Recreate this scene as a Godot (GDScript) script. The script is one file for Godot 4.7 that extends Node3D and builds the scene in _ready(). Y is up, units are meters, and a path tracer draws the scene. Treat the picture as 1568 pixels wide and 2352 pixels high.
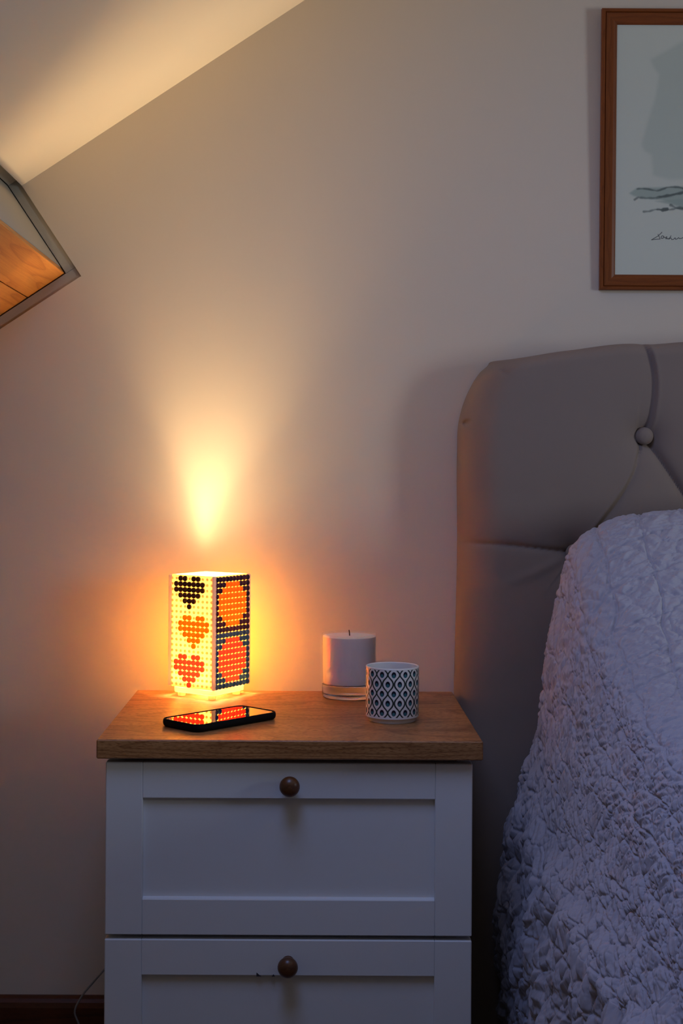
extends Node3D
# A bedside corner at dusk. y is up, metres; the wall behind the nightstand is the plane z = 0, the floor is y = 0.

# ------------------------------------------------------------------ small helpers

func tag(o: Node, label: String, category := "", group := "", kind := "") -> Node:
	if label: o.set_meta("label", label)
	if category: o.set_meta("category", category)
	if group: o.set_meta("group", group)
	if kind: o.set_meta("kind", kind)
	return o

func hang(o: Node3D, called: String, parent: Node = null) -> Node3D:
	o.name = called
	(parent if parent else self).add_child(o, true)
	return o

func root_of(called: String, at := Vector3.ZERO, turn := 0.0) -> Node3D:
	var o := Node3D.new()
	o.position = at
	o.rotation.y = turn
	return hang(o, called)

func obj(called: String, m: Mesh, mat: Material, parent: Node = null, at := Transform3D()) -> MeshInstance3D:
	var o := MeshInstance3D.new()
	o.mesh = m
	o.material_override = mat
	o.transform = at
	hang(o, called, parent)
	return o

func structure(o: Node, label: String) -> Node:
	return tag(o, label, "", "", "structure")

func new_st() -> SurfaceTool:
	var st := SurfaceTool.new()
	st.begin(Mesh.PRIMITIVE_TRIANGLES)
	return st

# one triangle whose front faces «out», with a flat normal
func tri(st: SurfaceTool, a: Vector3, b: Vector3, c: Vector3, out: Vector3) -> void:
	var n := (a - c).cross(a - b)
	if n.length_squared() < 1e-20: return
	if n.dot(out) < 0.0:
		var t := b
		b = c
		c = t
		n = -n
	n = n.normalized()
	for v: Vector3 in [a, b, c]:
		st.set_normal(n)
		st.set_uv(Vector2(v.x, v.y))
		st.add_vertex(v)

func quad(st: SurfaceTool, a: Vector3, b: Vector3, c: Vector3, d: Vector3, out: Vector3) -> void:
	tri(st, a, b, c, out)
	tri(st, a, c, d, out)

# a box with chamfered edges
func box(st: SurfaceTool, centre: Vector3, size: Vector3, ch := 0.0, tf := Transform3D()) -> void:
	var h := size * 0.5
	ch = minf(ch, minf(h.x, minf(h.y, h.z)) * 0.95)
	var P := func(sg: Vector3, axis: int) -> Vector3:
		var v := Vector3(sg.x * (h.x - ch), sg.y * (h.y - ch), sg.z * (h.z - ch))
		v[axis] = sg[axis] * h[axis]
		return tf * (centre + v)
	var R := tf.basis
	for axis in 3:
		var i := (axis + 1) % 3
		var j := (axis + 2) % 3
		for s: float in [-1.0, 1.0]:
			var q: Array[Vector3] = []
			for k: Vector2 in [Vector2(-1, -1), Vector2(1, -1), Vector2(1, 1), Vector2(-1, 1)]:
				var sg := Vector3.ZERO
				sg[axis] = s
				sg[i] = k.x
				sg[j] = k.y
				q.append(P.call(sg, axis))
			var n := Vector3.ZERO
			n[axis] = s
			quad(st, q[0], q[1], q[2], q[3], R * n)
		if ch <= 0.0: continue
		# the four edges that run along «axis»
		for a: float in [-1.0, 1.0]:
			for b: float in [-1.0, 1.0]:
				var s0 := Vector3.ZERO
				s0[axis] = -1.0
				s0[i] = a
				s0[j] = b
				var s1 := s0
				s1[axis] = 1.0
				var n2 := Vector3.ZERO
				n2[i] = a
				n2[j] = b
				quad(st, P.call(s0, i), P.call(s1, i), P.call(s1, j), P.call(s0, j), R * n2)
	if ch > 0.0:
		for x: float in [-1.0, 1.0]:
			for y: float in [-1.0, 1.0]:
				for z: float in [-1.0, 1.0]:
					var sg := Vector3(x, y, z)
					tri(st, P.call(sg, 0), P.call(sg, 1), P.call(sg, 2), R * sg)

func box_mesh(size: Vector3, ch := 0.0, centre := Vector3.ZERO) -> ArrayMesh:
	var st := new_st()
	box(st, centre, size, ch)
	return st.commit()

# turns strips of Vector2(radius, height), outside upwards, about the y axis
func lathe(st: SurfaceTool, strips: Array, segs := 48, v_range := Vector2(0, 1)) -> void:
	for strip: Array in strips:
		var n := strip.size()
		var nor: Array[Vector2] = []
		var run: Array[float] = [0.0]
		for k in n:
			var a: Vector2 = strip[maxi(k - 1, 0)]
			var b: Vector2 = strip[mini(k + 1, n - 1)]
			var t := (b - a).normalized()
			nor.append(Vector2(t.y, -t.x))
			if k > 0: run.append(run[k - 1] + (strip[k] as Vector2).distance_to(strip[k - 1]))
		for k in n - 1:
			for s in segs:
				var vs: Array[Vector3] = []
				var ns: Array[Vector3] = []
				var us: Array[Vector2] = []
				for c: Vector2i in [Vector2i(s, k), Vector2i(s + 1, k), Vector2i(s + 1, k + 1), Vector2i(s, k + 1)]:
					var ang := TAU * c.x / segs
					var p: Vector2 = strip[c.y]
					vs.append(Vector3(p.x * sin(ang), p.y, p.x * cos(ang)))
					ns.append(Vector3(nor[c.y].x * sin(ang), nor[c.y].y, nor[c.y].x * cos(ang)))
					us.append(Vector2(float(c.x) / segs, lerpf(v_range.x, v_range.y, run[c.y] / maxf(run[n - 1], 1e-9))))
				for t: Vector3i in [Vector3i(0, 1, 2), Vector3i(0, 2, 3)]:
					var o := [t.x, t.y, t.z]
					var g := (vs[o[0]] - vs[o[2]]).cross(vs[o[0]] - vs[o[1]])
					if g.length_squared() < 1e-22: continue
					if g.dot(ns[o[0]] + ns[o[1]] + ns[o[2]]) < 0.0: o = [t.x, t.z, t.y]
					for q: int in o:
						st.set_normal(ns[q])
						st.set_uv(us[q])
						st.add_vertex(vs[q])

func lathe_mesh(strips: Array, segs := 48, v_range := Vector2(0, 1)) -> ArrayMesh:
	var st := new_st()
	lathe(st, strips, segs, v_range)
	return st.commit()

func arc(c: Vector2, r: float, a0: float, a1: float, n := 8) -> Array:
	var o := []
	for k in n + 1:
		var a := deg_to_rad(lerpf(a0, a1, float(k) / n))
		o.append(c + Vector2(cos(a), sin(a)) * r)
	return o

# a flat polygon in x, y pulled from z0 to z1
func prism(st: SurfaceTool, poly: PackedVector2Array, z0: float, z1: float, tf := Transform3D()) -> void:
	var idx := Geometry2D.triangulate_polygon(poly)
	for k in range(0, idx.size(), 3):
		for z: float in [z0, z1]:
			var v: Array[Vector3] = []
			for q in 3:
				var p := poly[idx[k + q]]
				v.append(tf * Vector3(p.x, p.y, z))
			tri(st, v[0], v[1], v[2], tf.basis * Vector3(0, 0, 1 if z == z1 else -1))
	var turn := 1.0 if not Geometry2D.is_polygon_clockwise(poly) else -1.0
	for k in poly.size():
		var a := poly[k]
		var b := poly[(k + 1) % poly.size()]
		var d := (b - a) * turn
		quad(st, tf * Vector3(a.x, a.y, z0), tf * Vector3(b.x, b.y, z0), tf * Vector3(b.x, b.y, z1), tf * Vector3(a.x, a.y, z1), tf.basis * Vector3(d.y, -d.x, 0))

func tube(st: SurfaceTool, pts: PackedVector3Array, r: float, segs := 10) -> void:
	var rings := []
	var up := Vector3(0, 0, 1)
	for k in pts.size():
		var t := (pts[mini(k + 1, pts.size() - 1)] - pts[maxi(k - 1, 0)]).normalized()
		var x := up.cross(t).normalized()
		var y := t.cross(x)
		var ring := []
		for s in segs + 1:
			var a := TAU * s / segs
			ring.append([pts[k] + (x * cos(a) + y * sin(a)) * r, x * cos(a) + y * sin(a)])
		rings.append(ring)
	for k in pts.size() - 1:
		for s in segs:
			var q := [rings[k][s], rings[k + 1][s], rings[k + 1][s + 1], rings[k][s + 1]]
			for t in [[0, 1, 2], [0, 2, 3]]:
				var o: Array = t
				var g: Vector3 = (q[t[0]][0] - q[t[2]][0]).cross(q[t[0]][0] - q[t[1]][0])
				if g.dot(q[t[0]][1]) < 0.0: o = [t[0], t[2], t[1]]
				for i: int in o:
					st.set_normal(q[i][1])
					st.add_vertex(q[i][0])

# a grid of points as one smooth mesh; «out» says which side its front is on
func grid_mesh(pos: PackedVector3Array, w: int, h: int, flip := false) -> ArrayMesh:
	var nor := PackedVector3Array()
	nor.resize(w * h)
	var sign_ := -1.0 if flip else 1.0
	for j in h:
		var j0 := maxi(j - 1, 0) * w
		var j1 := mini(j + 1, h - 1) * w
		for i in w:
			var du := pos[j * w + mini(i + 1, w - 1)] - pos[j * w + maxi(i - 1, 0)]
			nor[j * w + i] = du.cross(pos[j1 + i] - pos[j0 + i]).normalized() * sign_
	var idx := PackedInt32Array()
	idx.resize((w - 1) * (h - 1) * 6)
	var n := 0
	for j in h - 1:
		for i in w - 1:
			var a := j * w + i
			var b := a + 1
			var c := a + w
			var d := c + 1
			# clockwise when seen from the side of the normal
			if flip:
				idx[n] = a; idx[n + 1] = b; idx[n + 2] = d; idx[n + 3] = a; idx[n + 4] = d; idx[n + 5] = c
			else:
				idx[n] = a; idx[n + 1] = d; idx[n + 2] = b; idx[n + 3] = a; idx[n + 4] = c; idx[n + 5] = d
			n += 6
	var arr := []
	arr.resize(Mesh.ARRAY_MAX)
	arr[Mesh.ARRAY_VERTEX] = pos
	arr[Mesh.ARRAY_NORMAL] = nor
	arr[Mesh.ARRAY_INDEX] = idx
	var m := ArrayMesh.new()
	m.add_surface_from_arrays(Mesh.PRIMITIVE_TRIANGLES, arr)
	return m

# ------------------------------------------------------------------ materials

func noise(s: int, f: float, oct := 3, kind := FastNoiseLite.TYPE_SIMPLEX_SMOOTH) -> FastNoiseLite:
	var n := FastNoiseLite.new()
	n.seed = s
	n.frequency = f
	n.noise_type = kind
	n.fractal_octaves = oct
	n.fractal_type = FastNoiseLite.FRACTAL_FBM if oct > 1 else FastNoiseLite.FRACTAL_NONE
	return n

func noise_tex(s: int, f: float, oct: int, size := 512) -> NoiseTexture2D:
	var t := NoiseTexture2D.new()
	t.width = size
	t.height = size
	t.seamless = true
	t.noise = noise(s, f, oct)
	return t

func mat(c: Color, rough := 0.6, spec := 0.5) -> StandardMaterial3D:
	var m := StandardMaterial3D.new()
	m.albedo_color = c
	m.roughness = rough
	m.metallic_specular = spec
	return m

func bumpy(m: StandardMaterial3D, tex: Texture2D, depth: float, scale: Vector3) -> StandardMaterial3D:
	m.uv1_triplanar = true
	m.uv1_scale = scale
	m.heightmap_enabled = true
	m.heightmap_texture = tex
	m.heightmap_scale = depth
	return m

# wood whose grain runs along u; «pores» are the short dark streaks of oak
func wood_image(w: int, h: int, pale: Color, dark: Color, s: int, rings: float, pores: float, waves := 0.5) -> ImageTexture:
	var low := noise(s, 1.0, 2)
	var fine := noise(s + 1, 1.0, 3)
	var pore := noise(s + 2, 1.0, 1)
	var bytes := PackedByteArray()
	bytes.resize(w * h * 3)
	var k := 0
	for y in h:
		var v := float(y) / h
		for x in w:
			var u := float(x) / w
			# the picture closes on itself along u
			var cx := absf(u * 2.0 - 1.0)
			var g := low.get_noise_2d(cx * 0.9, v * 3.0) * waves
			var ring := v * rings + g * rings * 0.35
			var t := absf(fposmod(ring, 1.0) - 0.35) / 0.65
			t = t * t * 0.55 + 0.45 * (fine.get_noise_2d(cx * 3.0, v * 60.0) * 0.5 + 0.5)
			var p := pore.get_noise_2d(cx * 26.0, v * 150.0 + g * 12.0)
			t += pores * smoothstep(0.25, 0.7, p)
			t = clampf(t, 0.0, 1.0)
			bytes[k] = int(lerpf(pale.r, dark.r, t) * 255.0)
			bytes[k + 1] = int(lerpf(pale.g, dark.g, t) * 255.0)
			bytes[k + 2] = int(lerpf(pale.b, dark.b, t) * 255.0)
			k += 3
	return ImageTexture.create_from_image(Image.create_from_data(w, h, false, Image.FORMAT_RGB8, bytes))

func wood(tex: Texture2D, scale: Vector3, rough := 0.5, spec := 0.45) -> StandardMaterial3D:
	var m := mat(Color.WHITE, rough, spec)
	m.albedo_texture = tex
	m.uv1_triplanar = true
	m.uv1_scale = scale
	m.uv1_triplanar_sharpness = 8.0
	return m

func glass(alpha := 0.03, rough := 0.02) -> StandardMaterial3D:
	var m := mat(Color(0.95, 0.97, 0.97, alpha), rough, 0.5)
	m.transparency = BaseMaterial3D.TRANSPARENCY_ALPHA
	return m

# plastic that lets light through: «share» of the light goes through, tinted
func translucent(c: Color, tint: Color, share: float, rough := 0.35) -> StandardMaterial3D:
	var m := mat(c, rough, 0.4)
	m.backlight_enabled = true
	var top := maxf(tint.r, maxf(tint.g, tint.b))
	m.backlight = Color(tint.r / top * share * 2.0, tint.g / top * share * 2.0, tint.b / top * share * 2.0).linear_to_srgb()
	return m

# ------------------------------------------------------------------ the scene

const SLOPE := 0.586                      # the roof's pitch
const EAVE := Vector2(-0.0223, 1.7134)    # a point on the line where the sloped ceiling meets the wall
const BEAM := -0.5691                     # where along the slope the beam's near side stands
const DROP := 0.1553                      # how far the beam hangs below the ceiling
const MARGIN := 0.0200                    # the gap left round the beam
const BEAM_WIDE := 0.29
var slope_frame: Transform3D
var plaster: StandardMaterial3D
var cabinet_white: StandardMaterial3D

func _ready() -> void:
	var cam := Camera3D.new()
	cam.name = "camera"
	cam.projection = Camera3D.PROJECTION_FRUSTUM
	cam.near = 0.05
	cam.far = 50.0
	cam.size = 0.05 * 2352.0 / 3200.0
	cam.frustum_offset = Vector2(58.0, -95.0) / 3200.0 * 0.05
	cam.position = Vector3(0, 0.95, 2.26)
	cam.rotation = Vector3(0, 0, 0.0052)
	add_child(cam)
	cam.current = true

	var env := Environment.new()
	env.background_mode = Environment.BG_SKY
	var sky := Sky.new()
	var air := ProceduralSkyMaterial.new()
	air.sky_top_color = Color(0.30, 0.38, 0.62)
	air.sky_horizon_color = Color(0.55, 0.60, 0.78)
	air.ground_horizon_color = Color(0.35, 0.38, 0.45)
	air.ground_bottom_color = Color(0.16, 0.17, 0.20)
	air.sky_energy_multiplier = 0.6
	air.ground_energy_multiplier = 0.6
	sky.sky_material = air
	env.sky = sky
	env.tonemap_mode = Environment.TONE_MAPPER_LINEAR
	env.tonemap_exposure = 1.3
	env.sdfgi_enabled = true
	env.ssao_enabled = true
	env.ssil_enabled = true
	var we := WorldEnvironment.new()
	we.name = "world_environment"
	we.environment = env
	add_child(we)

	# dusk through the window in the right wall
	var side := AreaLight3D.new()
	side.name = "window_light"
	side.area_size = Vector2(0.50, 0.72)
	side.light_color = Color(0.90, 0.945, 1.0)
	side.light_energy = 1.38
	side.area_range = 8.0
	side.shadow_enabled = true
	add_child(side)
	side.transform = Transform3D(Basis(Vector3(0, 0, -1), Vector3.UP, Vector3(1, 0, 0)), Vector3(2.585, 1.14, 1.68))

	slope_frame = Transform3D(Basis(Vector3(cos(SLOPE), sin(SLOPE), 0), Vector3(-sin(SLOPE), cos(SLOPE), 0), Vector3(0, 0, 1)), Vector3(EAVE.x, EAVE.y, 0))
	# and through the roof window, above and in front of the nightstand
	var roof := AreaLight3D.new()
	roof.name = "roof_window_light"
	roof.area_size = Vector2(0.44, 0.60)
	roof.light_color = Color(0.60, 0.71, 1.0)
	roof.light_energy = 0.40
	roof.area_range = 8.0
	roof.shadow_enabled = true
	add_child(roof)
	# x along the slope, y along the wall's depth, shining down: -z of the light is the inward normal
	roof.transform = slope_frame * Transform3D(Basis(Vector3(1, 0, 0), Vector3(0, 0, -1), Vector3(0, 1, 0)), Vector3(-0.10, -0.006, 1.08))

	build_room()
	build_bed()
	build_nightstand()
	build_quilt()
	build_picture()
	build_lamp()
	build_phone()
	build_candle()
	build_pot()
	build_cable()

func slope_point(s: float, n: float) -> Vector2:
	return EAVE + Vector2(cos(SLOPE), sin(SLOPE)) * s + Vector2(-sin(SLOPE), cos(SLOPE)) * n

func build_room() -> void:
	plaster = mat(Color(0.845, 0.795, 0.725), 0.9, 0.3)
	var ceiling_paint := mat(Color(0.87, 0.835, 0.78), 0.9, 0.3)
	var backing := mat(Color(0.72, 0.695, 0.63), 0.9, 0.2)
	# the wall behind the nightstand: plasterboard cut out round the beam, on a solid wall
	var outline := PackedVector2Array([Vector2(-1.72, 0), Vector2(2.72, 0), Vector2(2.72, 2.50), slope_point(1.40, 0.03), slope_point(-2.0, 0.03)])
	var cut := PackedVector2Array()
	for c: Vector2 in [Vector2(BEAM + MARGIN, -DROP - MARGIN), Vector2(BEAM + MARGIN, 0.12), Vector2(BEAM - BEAM_WIDE - MARGIN, 0.12), Vector2(BEAM - BEAM_WIDE - MARGIN, -DROP - MARGIN)]:
		cut.append(slope_point(c.x, c.y))
	var st := new_st()
	for poly: PackedVector2Array in Geometry2D.clip_polygons(outline, cut):
		prism(st, poly, -0.008, 0.0)
	box(st, Vector3(0.5, 1.25, -0.09), Vector3(4.44, 2.5, 0.14))
	var wall := obj("wall_back", st.commit(), plaster)
	structure(wall, "plain off-white plaster wall behind the nightstand and bed")
	# the grey old plaster seen in the cut, a finger's breadth behind the board, stopping short of the beam
	st = new_st()
	var gap := 0.0016
	var z0 := -0.02
	var z1 := -0.0045
	var L := PackedVector2Array([slope_point(BEAM + gap, -DROP - gap), slope_point(BEAM + gap, 0.1), slope_point(BEAM + MARGIN + 0.004, 0.1), slope_point(BEAM + MARGIN + 0.004, -DROP - gap)])
	prism(st, L, z0, z1)
	L = PackedVector2Array([slope_point(BEAM + MARGIN + 0.004, -DROP - gap - 0.0004), slope_point(BEAM + MARGIN + 0.004, -DROP - MARGIN - 0.004), slope_point(BEAM - BEAM_WIDE - MARGIN, -DROP - MARGIN - 0.004), slope_point(BEAM - BEAM_WIDE - MARGIN, -DROP - gap - 0.0004)])
	prism(st, L, z0, z1)
	obj("recess_backing", st.commit(), backing, wall)

	# sloped ceiling: slabs round the roof window and along the beam, then the flat part
	st = new_st()
	var ww := [-0.33, 0.13, 0.76, 1.40]   # the roof window's opening: along the slope, in depth
	var right0 := BEAM + MARGIN
	var right1 := 1.2266
	var depth := 4.12
	var slab := func(s0: float, s1: float, a: float, b: float) -> void:
		box(st, Vector3((s0 + s1) / 2, 0.06, (a + b) / 2), Vector3(s1 - s0, 0.12, b - a), 0.0, slope_frame)
	slab.call(right0, ww[0], -0.02, depth)
	slab.call(ww[1], right1 + 0.05, -0.02, depth)
	slab.call(ww[0], ww[1], -0.02, ww[2])
	slab.call(ww[0], ww[1], ww[3], depth)
	slab.call(-2.0, BEAM - BEAM_WIDE - MARGIN, -0.02, depth)
	box(st, Vector3((BEAM * 2 - BEAM_WIDE) / 2, 0.10, depth / 2), Vector3(BEAM_WIDE + MARGIN * 4, 0.06, depth), 0.0, slope_frame)
	box(st, Vector3(1.86, 2.452, depth / 2), Vector3(1.75, 0.12, depth + 0.04))
	var ceiling := obj("ceiling", st.commit(), ceiling_paint)
	structure(ceiling, "pale sloped attic ceiling running up to the right")
	st = new_st()
	box(st, Vector3(BEAM + gap + (MARGIN + 0.002) / 2, 0.05, depth / 2), Vector3(MARGIN + 0.002 - gap, 0.076, depth), 0.0, slope_frame)
	obj("recess_backing", st.commit(), backing, ceiling)

	st = new_st()
	box(st, Vector3(0.5, -0.06, 2.05), Vector3(4.44, 0.12, 4.4))
	structure(obj("floor", st.commit(), wood(wood_image(256, 256, Color(0.40, 0.27, 0.17), Color(0.26, 0.16, 0.10), 21, 7, 0.2), Vector3(1.2, 2.4, 2.4), 0.5)), "dark brown wooden floor")
	st = new_st()
	box(st, Vector3(-1.66, 0.45, 2.05), Vector3(0.12, 0.9, 4.2))
	structure(obj("wall_left", st.commit(), plaster), "low knee wall under the sloped ceiling")
	st = new_st()
	box(st, Vector3(0.5, 1.25, 4.06), Vector3(4.44, 2.5, 0.12))
	structure(obj("wall_front", st.commit(), plaster), "plain plaster wall facing the bed")
	# right wall with its window opening
	var wy := [0.74, 1.54]
	var wz := [1.39, 1.97]
	st = new_st()
	box(st, Vector3(2.66, wy[0] / 2, 2.05), Vector3(0.12, wy[0], 4.2))
	box(st, Vector3(2.66, (wy[1] + 2.5) / 2, 2.05), Vector3(0.12, 2.5 - wy[1], 4.2))
	box(st, Vector3(2.66, (wy[0] + wy[1]) / 2, (wz[0] - 0.05) / 2), Vector3(0.12, wy[1] - wy[0], wz[0] + 0.05))
	box(st, Vector3(2.66, (wy[0] + wy[1]) / 2, (wz[1] + 4.15) / 2), Vector3(0.12, wy[1] - wy[0], 4.15 - wz[1]))
	structure(obj("wall_right", st.commit(), plaster), "plain plaster wall with a window, right of the bed")
	var frame_white := mat(Color(0.86, 0.86, 0.85), 0.5)
	st = new_st()
	for y: float in wy: box(st, Vector3(2.66, y + (0.02 if y == wy[0] else -0.02), (wz[0] + wz[1]) / 2), Vector3(0.05, 0.04, wz[1] - wz[0]), 0.003)
	for z: float in wz: box(st, Vector3(2.66, (wy[0] + wy[1]) / 2, z + (0.02 if z == wz[0] else -0.02)), Vector3(0.05, wy[1] - wy[0] - 0.08, 0.04), 0.003)
	var w1 := obj("window_1", st.commit(), frame_white)
	structure(w1, "white framed window in the right wall")
	obj("pane", box_mesh(Vector3(0.006, wy[1] - wy[0] - 0.07, wz[1] - wz[0] - 0.07), 0.0, Vector3(2.66, (wy[0] + wy[1]) / 2, (wz[0] + wz[1]) / 2)), glass(), w1)
	st = new_st()
	for s: float in [ww[0] + 0.02, ww[1] - 0.02]: box(st, Vector3(s, 0.06, (ww[2] + ww[3]) / 2), Vector3(0.04, 0.05, ww[3] - ww[2]), 0.003, slope_frame)
	for z: float in [ww[2] + 0.02, ww[3] - 0.02]: box(st, Vector3((ww[0] + ww[1]) / 2, 0.06, z), Vector3(ww[1] - ww[0] - 0.08, 0.05, 0.04), 0.003, slope_frame)
	var w2 := obj("window_2", st.commit(), frame_white)
	structure(w2, "white framed roof window in the sloped ceiling")
	st = new_st()
	box(st, Vector3((ww[0] + ww[1]) / 2, 0.06, (ww[2] + ww[3]) / 2), Vector3(ww[1] - ww[0] - 0.07, 0.006, ww[3] - ww[2] - 0.07), 0.0, slope_frame)
	obj("pane", st.commit(), glass(), w2)

	# dark wooden baseboard with a rounded top edge
	var prof := PackedVector2Array([Vector2(0, 0), Vector2(0.016, 0), Vector2(0.016, 0.082), Vector2(0.014, 0.09), Vector2(0.010, 0.095), Vector2(0.004, 0.098), Vector2(0, 0.098)])
	st = new_st()
	prism(st, prof, -1.6, 2.6, Transform3D(Basis(Vector3(0, 0, 1), Vector3.UP, Vector3(1, 0, 0)), Vector3.ZERO))
	structure(obj("baseboard_back", st.commit(), wood(wood_image(256, 128, Color(0.36, 0.19, 0.10), Color(0.24, 0.12, 0.06), 23, 4, 0.2), Vector3(1.5, 4, 4), 0.4)), "dark brown wooden baseboard along the wall")

	# the roof beam: painted near side, boarded underside
	var core := new_st()
	box(core, Vector3(BEAM - BEAM_WIDE / 2 - 0.006, -DROP + 0.16, depth / 2 - 0.03), Vector3(BEAM_WIDE - 0.024, 0.30, depth), 0.0, slope_frame)
	var beam := obj("roof_beam", core.commit(), mat(Color(0.20, 0.13, 0.09), 0.8))
	tag(beam, "boxed roof beam of orange pine boards coming out of the wall under the sloped ceiling", "beam", "", "structure")
	st = new_st()
	box(st, Vector3(BEAM - 0.003, -DROP + 0.1690, depth / 2 - 0.03), Vector3(0.006, 0.314, depth), 0.0006, slope_frame)
	tag(obj("side_panel", st.commit(), backing, beam), "grey-white painted side of the beam")
	var pine := []
	for k in 2:
		pine.append(wood(wood_image(512, 256, Color(0.88, 0.61, 0.29), Color(0.70, 0.42, 0.16), 31 + k, 3.0, 0.12, 1.6), Vector3(4, 4, 1.6), 0.45))
		# grain runs along z, the board's length: turn the picture by building the board along x and turning it
	var edges := [BEAM, BEAM - 0.073, BEAM - 0.148, BEAM - 0.222, BEAM - BEAM_WIDE]
	for k in 4:
		var wide: float = edges[k] - edges[k + 1] - 0.0014
		var b := obj("board", box_mesh(Vector3(depth, 0.012, wide), 0.0008), wood_for_board(pine[k % 2]), beam)
		b.transform = slope_frame * Transform3D(Basis(Vector3(0, 0, 1), Vector3(0, 1, 0), Vector3(-1, 0, 0)), Vector3((edges[k] + edges[k + 1]) / 2, -DROP + 0.006, depth / 2 - 0.03 + 0.0004 * k))

func wood_for_board(m: StandardMaterial3D) -> StandardMaterial3D:
	m.uv1_scale = Vector3(0.55, 7.0, 7.0)
	return m

# ------------------------------------------------------------------ bed

func poly_dist(p: Vector2, line: Array) -> Vector2:
	# distance to a broken line, and the side (+1 left of its direction, -1 right)
	var best := 1e9
	var side_ := 1.0
	for k in line.size() - 1:
		var a: Vector2 = line[k]
		var b: Vector2 = line[k + 1]
		var ab := b - a
		var t := clampf((p - a).dot(ab) / ab.length_squared(), 0.0, 1.0)
		var d := p.distance_to(a + ab * t)
		if d < best:
			best = d
			side_ = signf(ab.cross(p - a))
	return Vector2(best, side_)

func smooth_line(pts: Array, n := 6) -> Array:
	var o := []
	for k in pts.size() - 1:
		var p0: Vector2 = pts[maxi(k - 1, 0)]
		var p1: Vector2 = pts[k]
		var p2: Vector2 = pts[k + 1]
		var p3: Vector2 = pts[mini(k + 2, pts.size() - 1)]
		for i in n:
			o.append(p1.cubic_interpolate(p2, p0, p3, float(i) / n))
	o.append(pts[-1])
	return o

func curve_at(tab: Array, t: float) -> float:
	# tab: Vector2(t, value), rising t; smooth between
	if t <= tab[0].x: return tab[0].y
	for k in tab.size() - 1:
		if t <= tab[k + 1].x:
			var p0: Vector2 = tab[maxi(k - 1, 0)]
			var p3: Vector2 = tab[mini(k + 2, tab.size() - 1)]
			return cubic_interpolate_in_time(tab[k].y, tab[k + 1].y, p0.y, p3.y, (t - tab[k].x) / (tab[k + 1].x - tab[k].x), tab[k + 1].x - tab[k].x, p0.x - tab[k].x - (1e-3 if k == 0 else 0.0), p3.x - tab[k].x + (1e-3 if k == tab.size() - 2 else 0.0))
	return tab[-1].y

const HEAD_Z := 0.112

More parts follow.
